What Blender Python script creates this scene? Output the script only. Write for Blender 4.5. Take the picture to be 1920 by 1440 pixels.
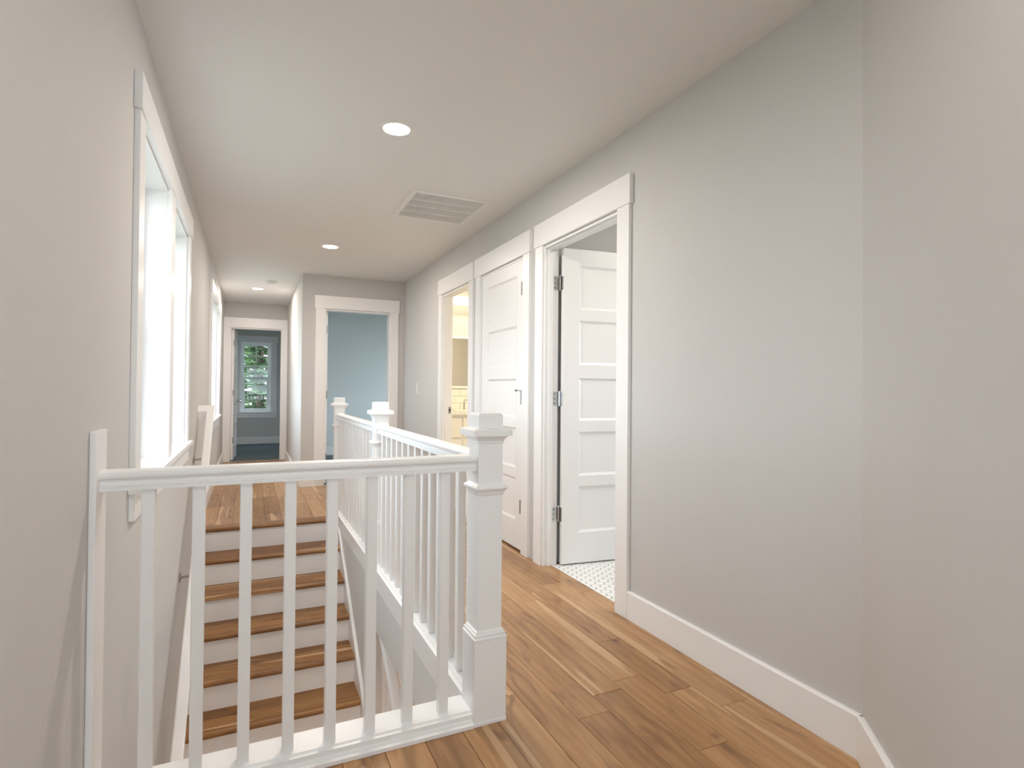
import bpy, bmesh, math, random
from mathutils import Vector, Matrix

random.seed(7)
for o in list(bpy.data.objects):
    bpy.data.objects.remove(o)
SC = bpy.context.scene
COL = SC.collection

# ------------------------------------------------------------------ camera
YAW, PITCH, ROLL, FPX, CAMZ = 0.4352, 0.0115, 0.0084, 1057.27, 1.1196
cam = bpy.data.cameras.new('camera')
cam.sensor_width = 36.0
cam.lens = FPX * 36.0 / 1920.0
cam.clip_start = 0.02
cam.clip_end = 200
cam_o = bpy.data.objects.new('camera', cam)
COL.objects.link(cam_o)
fwd = Vector((math.sin(YAW) * math.cos(PITCH), math.cos(YAW) * math.cos(PITCH), math.sin(PITCH)))
rt = Vector((math.cos(YAW), -math.sin(YAW), 0))
up = rt.cross(fwd)
r2 = math.cos(ROLL) * rt + math.sin(ROLL) * up
u2 = -math.sin(ROLL) * rt + math.cos(ROLL) * up
M = Matrix((r2, u2, -fwd)).transposed().to_4x4()
M.translation = Vector((0, 0, CAMZ))
cam_o.matrix_world = M
SC.camera = cam_o

# ------------------------------------------------------------------ world, exposure
SKY_STRENGTH = 4.8
world = bpy.data.worlds.new('overcast_sky')
SC.world = world
world.use_nodes = True
bg = world.node_tree.nodes['Background']
bg.inputs['Color'].default_value = (0.80, 0.89, 1.0, 1)
bg.inputs['Strength'].default_value = SKY_STRENGTH
SC.view_settings.view_transform = 'Standard'
SC.view_settings.look = 'None'
SC.view_settings.gamma = 1.0
SC.view_settings.use_curve_mapping = False
SC.view_settings.exposure = 0.78
CAN_W = 11.0
CAN_COL = (1.0, 0.88, 0.78)
SC.cycles.use_adaptive_sampling = True
SC.cycles.adaptive_threshold = 0.03
SC.cycles.max_bounces = 10
SC.cycles.diffuse_bounces = 7
SC.cycles.transparent_max_bounces = 16
SC.cycles.sample_clamp_indirect = 6.0

# ------------------------------------------------------------------ dimensions (metres)
XL, XR = -0.369, 1.712          # hall walls
YF, XC, YFF, H = 6.85, 0.533, 9.615, 2.44
XO, XIN = 3.72, 3.60            # outer right wall
YB = -2.1                       # back of the hall
YBED = 12.52                    # bedroom window wall
ZLOW = -15 * 0.1874             # lower storey floor
SLAB = -0.345
Y0, RUN, RISE = 5.08, 0.2544, 0.1874
XWELL = 0.712                   # right face of the stairwell
def nosing(y): return -(Y0 - y) / RUN * RISE

# ------------------------------------------------------------------ materials
def newmat(name):
    m = bpy.data.materials.new(name)
    m.use_nodes = True
    nt = m.node_tree
    b = nt.nodes['Principled BSDF']
    return m, nt, b

def N(nt, t, **kw):
    n = nt.nodes.new(t)
    for k, v in kw.items():
        setattr(n, k, v)
    return n

def paint(name, col, rough=0.6, bump=0.0, scale=180.0, spec=0.5):
    m, nt, b = newmat(name)
    b.inputs['Base Color'].default_value = (*col, 1)
    b.inputs['Roughness'].default_value = rough
    b.inputs['Specular IOR Level'].default_value = spec
    tc = N(nt, 'ShaderNodeTexCoord')
    nz = N(nt, 'ShaderNodeTexNoise')
    nz.inputs['Scale'].default_value = scale
    nz.inputs['Detail'].default_value = 3
    nt.links.new(tc.outputs['Object'], nz.inputs['Vector'])
    if bump:
        bp = N(nt, 'ShaderNodeBump')
        bp.inputs['Strength'].default_value = bump
        bp.inputs['Distance'].default_value = 0.002
        nt.links.new(nz.outputs['Fac'], bp.inputs['Height'])
        nt.links.new(bp.outputs['Normal'], b.inputs['Normal'])
    else:
        mr = N(nt, 'ShaderNodeMapRange')
        mr.inputs['To Min'].default_value = max(0.02, rough - 0.04)
        mr.inputs['To Max'].default_value = rough + 0.04
        nt.links.new(nz.outputs['Fac'], mr.inputs['Value'])
        nt.links.new(mr.outputs['Result'], b.inputs['Roughness'])
    return m

M_WALL = paint('wall_paint', (0.595, 0.588, 0.575), 0.75, 0.25, 220)
M_CEIL = paint('ceiling_paint', (0.76, 0.752, 0.738), 0.85, 0.2, 260)
M_TRIM = paint('white_trim_paint', (0.88, 0.88, 0.88), 0.32, 0.0, 60)
M_DOOR = paint('white_door_paint', (0.88, 0.875, 0.87), 0.38, 0.0, 60)
M_BLUEWALL = paint('pale_bedroom_paint', (0.62, 0.62, 0.60), 0.8, 0.2, 220)
M_FASCIA = paint('daylit_stairwell_paint', (0.72, 0.725, 0.72), 0.6, 0.15, 220)  # wall paint made lighter, the stairwell's daylight is put into its colour
M_SIDE = paint('pale_blue_room_paint', (0.72, 0.745, 0.74), 0.8, 0.2, 220)
M_VINYL = paint('white_vinyl', (0.82, 0.84, 0.85), 0.3, 0.0, 50)
M_CERAMIC = paint('white_ceramic', (0.86, 0.86, 0.84), 0.18, 0.0, 30)
M_GROUT = paint('grey_grout', (0.17, 0.17, 0.165), 0.9, 0.3, 300)
M_CARPET = paint('blue_grey_carpet', (0.15, 0.18, 0.20), 1.0, 1.0, 500, 0.1)
M_PLASTIC = paint('white_plastic', (0.78, 0.77, 0.75), 0.45, 0.0, 60)
M_DARK = paint('dark_void', (0.02, 0.02, 0.02), 0.9, 0.0, 60)
M_SHADOW = paint('grey_duct_shade', (0.14, 0.14, 0.135), 0.9, 0.0, 60)  # for the flat vent backing; the duct's shade is put into its colour
M_LAWN = paint('lawn_ground', (0.16, 0.165, 0.12), 0.95, 0.6, 40)
M_BARK = paint('tree_bark', (0.09, 0.065, 0.045), 0.9, 0.8, 30)

def metal(name, col, rough):
    m, nt, b = newmat(name)
    b.inputs['Base Color'].default_value = (*col, 1)
    b.inputs['Metallic'].default_value = 1
    b.inputs['Roughness'].default_value = rough
    tc = N(nt, 'ShaderNodeTexCoord'); nz = N(nt, 'ShaderNodeTexNoise')
    nz.inputs['Scale'].default_value = 90
    mr = N(nt, 'ShaderNodeMapRange')
    mr.inputs['To Min'].default_value = rough * 0.7
    mr.inputs['To Max'].default_value = rough * 1.3
    nt.links.new(tc.outputs['Object'], nz.inputs['Vector'])
    nt.links.new(nz.outputs['Fac'], mr.inputs['Value'])
    nt.links.new(mr.outputs['Result'], b.inputs['Roughness'])
    return m
M_CHROME = metal('polished_chrome', (0.62, 0.62, 0.62), 0.12)
M_NICKEL = metal('brushed_nickel', (0.42, 0.41, 0.39), 0.32)
M_MIRROR = metal('mirror_silver', (0.86, 0.87, 0.86), 0.02)

def glass_mat():
    m, nt, b = newmat('window_glass')
    nt.nodes.remove(b)
    out = nt.nodes['Material Output']
    tr = N(nt, 'ShaderNodeBsdfTransparent'); tr.inputs['Color'].default_value = (0.93, 0.96, 0.95, 1)
    gl = N(nt, 'ShaderNodeBsdfGlossy'); gl.inputs['Roughness'].default_value = 0.02
    fr = N(nt, 'ShaderNodeLayerWeight'); fr.inputs['Blend'].default_value = 0.5
    pw = N(nt, 'ShaderNodeMath', operation='POWER'); pw.inputs[1].default_value = 4.0
    ma = N(nt, 'ShaderNodeMath', operation='MULTIPLY_ADD'); ma.inputs[1].default_value = 0.7; ma.inputs[2].default_value = 0.03
    nt.links.new(fr.outputs['Facing'], pw.inputs[0]); nt.links.new(pw.outputs[0], ma.inputs[0])
    mx = N(nt, 'ShaderNodeMixShader')
    nt.links.new(ma.outputs[0], mx.inputs['Fac'])
    nt.links.new(tr.outputs[0], mx.inputs[1]); nt.links.new(gl.outputs[0], mx.inputs[2])
    nt.links.new(mx.outputs[0], out.inputs['Surface'])
    return m
M_GLASS = glass_mat()

def emit(name, col, s):
    m, nt, b = newmat(name)
    b.inputs['Base Color'].default_value = (0.9, 0.9, 0.9, 1)
    b.inputs['Emission Color'].default_value = (*col, 1)
    b.inputs['Emission Strength'].default_value = s
    return m
M_LENS = emit('lit_lamp_lens', (1.0, 0.93, 0.84), 9.0)
M_SHADE = emit('lit_glass_shade', (1.0, 0.86, 0.62), 1.6)

def wood(name, along, ramp, dark=1.0, rough=0.30, strips=False, sat=1.0):
    """along: 0 = grain runs along X, 1 = along Y"""
    m, nt, b = newmat(name)
    L = nt.links.new
    tc = N(nt, 'ShaderNodeTexCoord'); oi = N(nt, 'ShaderNodeObjectInfo')
    sc = N(nt, 'ShaderNodeVectorMath', operation='SCALE'); sc.inputs['Scale'].default_value = 47.0
    cmb = N(nt, 'ShaderNodeCombineXYZ')
    L(oi.outputs['Random'], cmb.inputs[0]); L(oi.outputs['Random'], cmb.inputs[1]); L(oi.outputs['Random'], cmb.inputs[2])
    L(cmb.outputs[0], sc.inputs[0])
    add = N(nt, 'ShaderNodeVectorMath', operation='ADD')
    L(tc.outputs['Object'], add.inputs[0]); L(sc.outputs[0], add.inputs[1])
    def mapped(a, c):
        mp = N(nt, 'ShaderNodeMapping')
        s = (a, c, a) if along == 1 else (c, a, a)
        mp.inputs['Scale'].default_value = s
        L(add.outputs[0], mp.inputs['Vector'])
        return mp.outputs[0]
    # broad figure
    n1 = N(nt, 'ShaderNodeTexNoise'); n1.inputs['Scale'].default_value = 1.0; n1.inputs['Detail'].default_value = 5
    n1.inputs['Roughness'].default_value = 0.55; n1.inputs['Distortion'].default_value = 2.2
    L(mapped(7, 1.0), n1.inputs['Vector'])
    # fine pores
    n2 = N(nt, 'ShaderNodeTexNoise'); n2.inputs['Scale'].default_value = 1.0; n2.inputs['Detail'].default_value = 4
    L(mapped(150, 5), n2.inputs['Vector'])
    # ring bands
    wv = N(nt, 'ShaderNodeTexWave', wave_type='BANDS', bands_direction='X' if along == 1 else 'Y')
    wv.inputs['Scale'].default_value = 1.0; wv.inputs['Distortion'].default_value = 7.0
    wv.inputs['Detail'].default_value = 3; wv.inputs['Detail Scale'].default_value = 0.9
    L(mapped(8, 0.7), wv.inputs['Vector'])
    # base tone: random per board + figure
    mA = N(nt, 'ShaderNodeMath', operation='MULTIPLY_ADD'); mA.inputs[1].default_value = 0.95; mA.inputs[2].default_value = -0.28
    L(n1.outputs['Fac'], mA.inputs[0])
    mB = N(nt, 'ShaderNodeMath', operation='MULTIPLY_ADD'); mB.inputs[1].default_value = 0.46
    L(oi.outputs['Random'], mB.inputs[0]); L(mA.outputs[0], mB.inputs[2])
    mC = N(nt, 'ShaderNodeMath', operation='MULTIPLY_ADD'); mC.inputs[1].default_value = 0.16
    L(wv.outputs['Fac'], mC.inputs[0]); L(mB.outputs[0], mC.inputs[2])
    last = mC.outputs[0]
    if strips:   # glued-up boards in a tread, each with its own tone
        mp = N(nt, 'ShaderNodeMapping'); mp.inputs['Scale'].default_value = (1.6, 12.0, 1)
        L(add.outputs[0], mp.inputs['Vector'])
        br = N(nt, 'ShaderNodeTexBrick'); br.inputs['Scale'].default_value = 1.0
        br.inputs['Color1'].default_value = (0, 0, 0, 1); br.inputs['Color2'].default_value = (1, 1, 1, 1)
        br.inputs['Mortar Size'].default_value = 0.0
        br.inputs['Brick Width'].default_value = 1.0; br.inputs['Row Height'].default_value = 1.0
        L(mp.outputs[0], br.inputs['Vector'])
        mD = N(nt, 'ShaderNodeMath', operation='MULTIPLY_ADD'); mD.inputs[1].default_value = 0.34
        mE = N(nt, 'ShaderNodeMath', operation='SUBTRACT'); mE.inputs[1].default_value = 0.16
        L(br.outputs['Color'], mD.inputs[0]); L(last, mD.inputs[2]); L(mD.outputs[0], mE.inputs[0])
        last = mE.outputs[0]
    cr = N(nt, 'ShaderNodeValToRGB')
    e = cr.color_ramp.elements
    e[0].position = ramp[0][0]; e[0].color = (*ramp[0][1], 1)
    e[1].position = ramp[-1][0]; e[1].color = (*ramp[-1][1], 1)
    for p, c in ramp[1:-1]:
        k = e.new(p); k.color = (*c, 1)
    L(last, cr.inputs['Fac'])
    # pores darken
    mr = N(nt, 'ShaderNodeMapRange'); mr.inputs['From Min'].default_value = 0.3; mr.inputs['From Max'].default_value = 0.75
    mr.inputs['To Min'].default_value = 0.93; mr.inputs['To Max'].default_value = 1.03
    L(n2.outputs['Fac'], mr.inputs['Value'])
    mul = N(nt, 'ShaderNodeMix', data_type='RGBA', blend_type='MULTIPLY'); mul.inputs['Factor'].default_value = 1.0
    L(cr.outputs['Color'], mul.inputs['A'])
    cg = N(nt, 'ShaderNodeCombineColor'); 
    for i in range(3): L(mr.outputs[0], cg.inputs[i])
    L(cg.outputs[0], mul.inputs['B'])
    # knots and mineral streaks
    vo = N(nt, 'ShaderNodeTexVoronoi', voronoi_dimensions='2D'); vo.inputs['Scale'].default_value = 1.0; vo.inputs['Randomness'].default_value = 1.0
    L(mapped(5.2, 2.1), vo.inputs['Vector'])
    kr = N(nt, 'ShaderNodeMapRange'); kr.inputs['From Min'].default_value = 0.02; kr.inputs['From Max'].default_value = 0.11
    kr.inputs['To Min'].default_value = 0.9; kr.inputs['To Max'].default_value = 0.0
    L(vo.outputs['Distance'], kr.inputs['Value'])
    sep = N(nt, 'ShaderNodeSeparateColor'); L(vo.outputs['Color'], sep.inputs[0])
    gt = N(nt, 'ShaderNodeMath', operation='GREATER_THAN'); gt.inputs[1].default_value = 0.74
    L(sep.outputs[0], gt.inputs[0])
    kf = N(nt, 'ShaderNodeMath', operation='MULTIPLY'); L(kr.outputs[0], kf.inputs[0]); L(gt.outputs[0], kf.inputs[1])
    n3 = N(nt, 'ShaderNodeTexNoise'); n3.inputs['Scale'].default_value = 1.0; n3.inputs['Detail'].default_value = 4; n3.inputs['Distortion'].default_value = 2.6
    L(mapped(10, 1.7), n3.inputs['Vector'])
    sr = N(nt, 'ShaderNodeMapRange'); sr.inputs['From Min'].default_value = 0.55; sr.inputs['From Max'].default_value = 0.74
    sr.inputs['To Min'].default_value = 0.0; sr.inputs['To Max'].default_value = 0.62
    L(n3.outputs['Fac'], sr.inputs['Value'])
    mxf = N(nt, 'ShaderNodeMath', operation='MAXIMUM'); L(kf.outputs[0], mxf.inputs[0]); L(sr.outputs[0], mxf.inputs[1])
    km = N(nt, 'ShaderNodeMix', data_type='RGBA'); km.inputs['B'].default_value = (0.085, 0.032, 0.012, 1)
    L(mxf.outputs[0], km.inputs['Factor']); L(mul.outputs['Result'], km.inputs['A'])
    # pale sapwood streaks
    n4 = N(nt, 'ShaderNodeTexNoise'); n4.inputs['Scale'].default_value = 1.0; n4.inputs['Detail'].default_value = 1
    L(mapped(17, 0.8), n4.inputs['Vector'])
    pr = N(nt, 'ShaderNodeMapRange'); pr.inputs['From Min'].default_value = 0.65; pr.inputs['From Max'].default_value = 0.67
    pr.inputs['To Min'].default_value = 0.0; pr.inputs['To Max'].default_value = 0.75
    L(n4.outputs['Fac'], pr.inputs['Value'])
    pm = N(nt, 'ShaderNodeMix', data_type='RGBA'); pm.inputs['B'].default_value = (0.62, 0.40, 0.22, 1)
    L(pr.outputs[0], pm.inputs['Factor']); L(km.outputs['Result'], pm.inputs['A'])
    L(pm.outputs['Result'], b.inputs['Base Color'])
    b.inputs['Roughness'].default_value = rough
    b.inputs['Specular IOR Level'].default_value = 0.45
    bp = N(nt, 'ShaderNodeBump'); bp.inputs['Strength'].default_value = 0.12; bp.inputs['Distance'].default_value = 0.001
    L(n2.outputs['Fac'], bp.inputs['Height']); L(bp.outputs['Normal'], b.inputs['Normal'])
    return m

HICK = [(0.0, (0.235, 0.115, 0.044)), (0.25, (0.326, 0.167, 0.067)), (0.5, (0.408, 0.218, 0.092)),
        (0.75, (0.481, 0.274, 0.125)), (1.0, (0.581, 0.359, 0.178))]
TREAD = [(0.0, (0.115, 0.044, 0.012)), (0.3, (0.205, 0.087, 0.024)), (0.55, (0.279, 0.129, 0.038)),
         (0.8, (0.353, 0.175, 0.056)), (1.0, (0.443, 0.243, 0.086))]
M_PLANK = wood('hickory_plank', 1, HICK)
M_TREAD = wood('oiled_tread_wood', 0, TREAD, rough=0.42, strips=True)
M_LOWFLOOR = wood('lower_floor_wood', 0, HICK)

def leaf_mat(name, c1, c2):
    m, nt, b = newmat(name)
    L = nt.links.new
    tc = N(nt, 'ShaderNodeTexCoord'); nz = N(nt, 'ShaderNodeTexNoise'); nz.inputs['Scale'].default_value = 2.2
    L(tc.outputs['Object'], nz.inputs['Vector'])
    cr = N(nt, 'ShaderNodeValToRGB')
    cr.color_ramp.elements[0].position = 0.35; cr.color_ramp.elements[0].color = (*c1, 1)
    cr.color_ramp.elements[1].position = 0.65; cr.color_ramp.elements[1].color = (*c2, 1)
    L(nz.outputs['Fac'], cr.inputs['Fac']); L(cr.outputs['Color'], b.inputs['Base Color'])
    b.inputs['Roughness'].default_value = 0.6
    return m
M_LEAF1 = leaf_mat('fir_needles', (0.06, 0.10, 0.065), (0.17, 0.25, 0.15))
M_LEAF2 = leaf_mat('bright_fir_needles', (0.15, 0.25, 0.14), (0.34, 0.46, 0.27))

# ------------------------------------------------------------------ mesh helpers
def box(bm, x0, x1, y0, y1, z0, z1):
    v = [bm.verts.new(p) for p in ((x0, y0, z0), (x1, y0, z0), (x1, y1, z0), (x0, y1, z0),
                                   (x0, y0, z1), (x1, y0, z1), (x1, y1, z1), (x0, y1, z1))]
    for f in ((0, 3, 2, 1), (4, 5, 6, 7), (0, 1, 5, 4), (1, 2, 6, 5), (2, 3, 7, 6), (3, 0, 4, 7)):
        bm.faces.new([v[i] for i in f])

def prism(bm, pts, axis, a0, a1):
    """extrude a closed 2-D outline along an axis: x -> pts are (y,z), y -> (x,z), z -> (x,y)"""
    def P(p, a):
        return {'x': (a, p[0], p[1]), 'y': (p[0], a, p[1]), 'z': (p[0], p[1], a)}[axis]
    A = [bm.verts.new(P(p, a0)) for p in pts]
    B = [bm.verts.new(P(p, a1)) for p in pts]
    n = len(pts)
    bm.faces.new(A); bm.faces.new(B[::-1])
    for i in range(n):
        bm.faces.new((A[i], B[i], B[(i + 1) % n], A[(i + 1) % n]))

def sqloft(bm, cx, cy, prof):
    """stack of squares: prof = [(half side, z), ...]"""
    rings = [[bm.verts.new((cx + sx * h, cy + sy * h, z)) for sx, sy in ((-1, -1), (1, -1), (1, 1), (-1, 1))] for h, z in prof]
    bm.faces.new(rings[0][::-1]); bm.faces.new(rings[-1])
    for a, b in zip(rings, rings[1:]):
        for i in range(4):
            bm.faces.new((a[i], a[(i + 1) % 4], b[(i + 1) % 4], b[i]))

def lathe(bm, c, prof, axis='z', seg=28):
    """prof = [(radius, offset along axis)] closed at both ends"""
    def P(r, h, t):
        a, b = r * math.cos(t), r * math.sin(t)
        if axis == 'z': return (c[0] + a, c[1] + b, c[2] + h)
        if axis == 'y': return (c[0] + a, c[1] + h, c[2] + b)
        return (c[0] + h, c[1] + a, c[2] + b)
    rings = [[bm.verts.new(P(max(r, 1e-4), h, 2 * math.pi * k / seg)) for k in range(seg)] for r, h in prof]
    for a, b in zip(rings, rings[1:]):
        for i in range(seg):
            bm.faces.new((a[i], a[(i + 1) % seg], b[(i + 1) % seg], b[i]))
    bm.faces.new(rings[0][::-1]); bm.faces.new(rings[-1])

def tube(bm, pts, r, seg=10):
    rings = []
    for i, p in enumerate(pts):
        p = Vector(p)
        d = (Vector(pts[min(i + 1, len(pts) - 1)]) - Vector(pts[max(i - 1, 0)])).normalized()
        a = d.orthogonal().normalized(); b = d.cross(a)
        rings.append([bm.verts.new(p + r * (math.cos(2 * math.pi * k / seg) * a + math.sin(2 * math.pi * k / seg) * b)) for k in range(seg)])
    for A, B in zip(rings, rings[1:]):
        # align
        best = min(range(seg), key=lambda s: sum((A[k].co - B[(k + s) % seg].co).length for k in range(seg)))
        for k in range(seg):
            bm.faces.new((A[k], A[(k + 1) % seg], B[(k + 1 + best) % seg], B[(k + best) % seg]))
    bm.faces.new(rings[0][::-1]); bm.faces.new(rings[-1])

def mk(name, bm, mat, parent=None, bevel=0.0, smooth=False, loc=None, kind=None, label=None):
    bmesh.ops.recalc_face_normals(bm, faces=bm.faces[:])
    if bevel:
        es = [e for e in bm.edges if len(e.link_faces) == 2 and e.calc_face_angle(0) > 0.5]
        bmesh.ops.bevel(bm, geom=es, offset=bevel, segments=2, profile=0.6, affect='EDGES', clamp_overlap=True)
    me = bpy.data.meshes.new(name)
    bm.to_mesh(me); bm.free()
    me.materials.append(mat)
    if smooth:
        for p in me.polygons: p.use_smooth = True
        me.set_sharp_from_angle(angle=math.radians(30))
    o = bpy.data.objects.new(name, me)
    COL.objects.link(o)
    if parent is not None:
        o.parent = parent
        o.matrix_parent_inverse = Matrix.Translation(-parent['base'] if False else -Vector(BASE.get(parent.name, (0, 0, 0))))
    if loc is not None:
        o.location = loc
    if kind: o['kind'] = kind
    if label: o['label'] = label
    return o

BASE = {}
def empty(name, loc, label=None, cat=None, kind=None, group=None):
    o = bpy.data.objects.new(name, None)
    o.empty_display_size = 0.1
    COL.objects.link(o); o.location = loc
    BASE[o.name] = tuple(loc)
    tag(o, label, cat, kind, group)
    return o

def tag(o, label=None, cat=None, kind=None, group=None):
    if label: o['label'] = label
    if cat: o['category'] = cat
    if kind: o['kind'] = kind
    if group: o['group'] = group
    return o

def share(name, me, parent, loc, rot=None):
    """another piece that shares mesh data"""
    o = bpy.data.objects.new(name, me)
    COL.objects.link(o)
    o.location = loc
    if rot: o.rotation_euler = rot
    if parent is not None:
        o.parent = parent
        o.matrix_parent_inverse = Matrix.Translation(-Vector(BASE.get(parent.name, (0, 0, 0))))
    return o

def bx(name, mat, parent, *b, bevel=0.0, **kw):
    bm = bmesh.new(); box(bm, *b)
    return mk(name, bm, mat, parent, bevel, **kw)

def struct(name, bm, mat, label, cat, bevel=0.0):
    o = mk(name, bm, mat, None, bevel)
    return tag(o, label, cat, 'structure')

def wall_boxes(bm, axis, t0, t1, a0, a1, z0, z1, holes):
    """wall lying along axis 'x' or 'y'; t = thickness range; holes = (a0,a1,z0,z1) sorted"""
    def B(p0, p1, q0, q1):
        if p1 - p0 < 1e-5 or q1 - q0 < 1e-5: return
        if axis == 'y': box(bm, t0, t1, p0, p1, q0, q1)
        else: box(bm, p0, p1, t0, t1, q0, q1)
    cur = a0
    for (h0, h1, g0, g1) in sorted(holes):
        B(cur, h0, z0, z1)
        B(h0, h1, z0, g0); B(h0, h1, g1, z1)
        cur = h1
    B(cur, a1, z0, z1)

# ------------------------------------------------------------------ the shell
DTOP = 2.047                       # door opening height
WTOP, WSILL = 2.075, 0.775         # window opening
W1, W2, W3 = (2.39, 4.06), (6.42, 8.09), (-1.95, -0.28)
D3, D2, D1 = (2.385, 3.195), (3.485, 4.285), (4.545, 5.295)     # openings in the right wall
DF = (0.78, 1.54)                  # far wall
DE = (-0.275, 0.45)                # end of the passage
BW = (-0.17, 0.39, 0.64, 2.05)     # bedroom window
SW = (7.2, 9.75, 0.5, 2.15)         # side room window (outer right wall)
BACKW = (-0.2, 0.78, 0.55, 2.075)   # added window behind the camera, lights the faces turned towards it
BEDW2 = (10.7, 12.1, 0.7, 2.05)  # added bedroom window, out of view, lets in more daylight
BATHW = (1.7, 2.9, 0.9, 2.05)       # bathroom window (outer right wall)
TW = 0.17

bm = bmesh.new()
wall_boxes(bm, 'y', XL - TW, XL, YB - 0.12, YBED + 0.15, ZLOW - 0.1, H, [(*w, WSILL, WTOP) for w in (W3, W1, W2)])
struct('wall_left', bm, M_WALL, 'long pale grey hall wall with the double windows', 'wall')
bm = bmesh.new()
wall_boxes(bm, 'y', XR, XR + 0.09, 1.12, YF, -0.02, H, [(*d, -0.02, DTOP) for d in (D3, D2, D1)])
struct('wall_right', bm, M_WALL, 'pale grey hall wall with three doorways in a row', 'wall')
bm = bmesh.new()
wall_boxes(bm, 'x', YF, YF + 0.115, XC, XIN, -0.02, H, [(*DF, -0.02, DTOP)])
struct('wall_far', bm, M_WALL, 'short grey wall with the doorway to the blue-lit room', 'wall')
bm = bmesh.new()
box(bm, XC, XC + 0.115, YF + 0.1149, 10.1, -0.02, H)
struct('wall_passage', bm, M_WALL, 'grey side wall of the narrow passage', 'wall')
bm = bmesh.new()
wall_boxes(bm, 'x', YFF, YFF + 0.115, XL, XC, -0.02, H, [(*DE, -0.02, DTOP)])
struct('wall_end', bm, M_WALL, 'end wall of the narrow passage around the bedroom doorway', 'wall')
bm = bmesh.new()
wall_boxes(bm, 'x', YBED, YBED + 0.15, XL, XO, -0.02, H, [BW])
struct('wall_bedroom', bm, M_BLUEWALL, 'shaded grey bedroom wall around the sash window', 'wall')
bm = bmesh.new()
box(bm, XC + 0.115, XIN, 9.985, 10.1, -0.02, H)
struct('wall_side_room', bm, M_SIDE, 'bluish wall seen through the far doorway', 'wall')
bm = bmesh.new()
wall_boxes(bm, 'y', XIN, XO, YB - 0.12, YBED, ZLOW - 0.1, H, [SW, BATHW, BEDW2])
struct('wall_outer', bm, M_WALL, 'outer wall behind the bathrooms', 'wall')
# angled wall beside the camera
AD = Vector((-0.646, -0.763, 0)).normalized(); AN = Vector((AD.y, -AD.x, 0))      # AN points away from the hall
A0 = Vector((XR, 1.12, 0)); A1 = A0 + AD * 1.2
if AN.dot(Vector((1, -1, 0))) < 0: AN = -AN
bm = bmesh.new()
pts = [A0, A1, A1 + AN * 0.115, A0 + AN * 0.115 + Vector((0.06, 0.0, 0))]
prism(bm, [(p.x, p.y) for p in pts], 'z', -0.02, H)
struct('wall_angled', bm, M_WALL, 'plain grey angled wall at the near end of the hall', 'wall')
bm = bmesh.new()
box(bm, A1.x, A1.x + 0.115, YB, A1.y, -0.02, H)
struct('wall_near', bm, M_WALL, 'wall beside the near end of the hall', 'wall')
bm = bmesh.new()
wall_boxes(bm, 'x', YB - 0.12, YB, XL, XIN, ZLOW - 0.1, H, [BACKW])
struct('wall_back', bm, M_WALL, 'wall at the back of the hall', 'wall')
# partitions between the bathrooms and the cupboard
bm = bmesh.new(); box(bm, XR + 0.09, XIN, 1.2, 1.3, -0.02, H)
struct('wall_bathroom_near', bm, M_WALL, 'near wall of the tiled bathroom', 'wall')
bm = bmesh.new(); box(bm, XR + 0.09, XIN, 3.235, 3.325, -0.02, H)
struct('wall_bathroom_far', bm, M_WALL, 'bathroom wall behind the open panel door', 'wall')
bm = bmesh.new(); box(bm, XR + 0.09, XIN, 4.37, 4.45, -0.02, H)
struct('wall_vanity_near', bm, M_WALL, 'near wall of the lit washroom', 'wall')
# ceiling
bm = bmesh.new(); box(bm, XL - TW, XO, YB - 0.12, YBED + 0.15, H, H + 0.12)
struct('ceiling', bm, M_CEIL, 'flat pale grey ceiling', 'ceiling')
# stairwell lining: fascia below the railing, closed wall beside the upper steps
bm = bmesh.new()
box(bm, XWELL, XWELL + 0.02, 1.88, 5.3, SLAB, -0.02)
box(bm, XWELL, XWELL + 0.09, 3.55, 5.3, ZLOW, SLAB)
struct('wall_stairwell', bm, M_FASCIA, 'pale stairwell lining under the white curb, daylight put into its colour', 'wall')
bm = bmesh.new(); box(bm, XL, XWELL, 5.13, 5.3, ZLOW, SLAB)
struct('wall_under_landing', bm, M_WALL, 'wall closing the space behind the staircase', 'wall')
# lower storey
bm = bmesh.new(); box(bm, XL, XIN, YB, 8.2, ZLOW - 0.1, ZLOW)
struct('floor_lower', bm, M_LOWFLOOR, 'wooden floor of the storey below', 'floor')
bm = bmesh.new(); box(bm, XL, XIN, 7.1, 7.25, ZLOW, SLAB)
struct('wall_lower', bm, M_WALL, 'wall of the storey below seen past the lower railing', 'wall')

# floor: deck + planks
floor = bmesh.new()
for b in ((XL, XO - 0.12, YB, 1.88), (XWELL + 0.02, XIN, 1.88, 5.3), (XL, XIN, 5.3, YBED + 0.15), (XL, XWELL, 5.13, 5.3)):
    box(floor, *b, SLAB, -0.02)
floor = struct('floor', floor, M_CEIL, 'hallway floor of knotty hickory planks', 'floor')
BASE['floor'] = (0, 0, 0)

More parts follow.
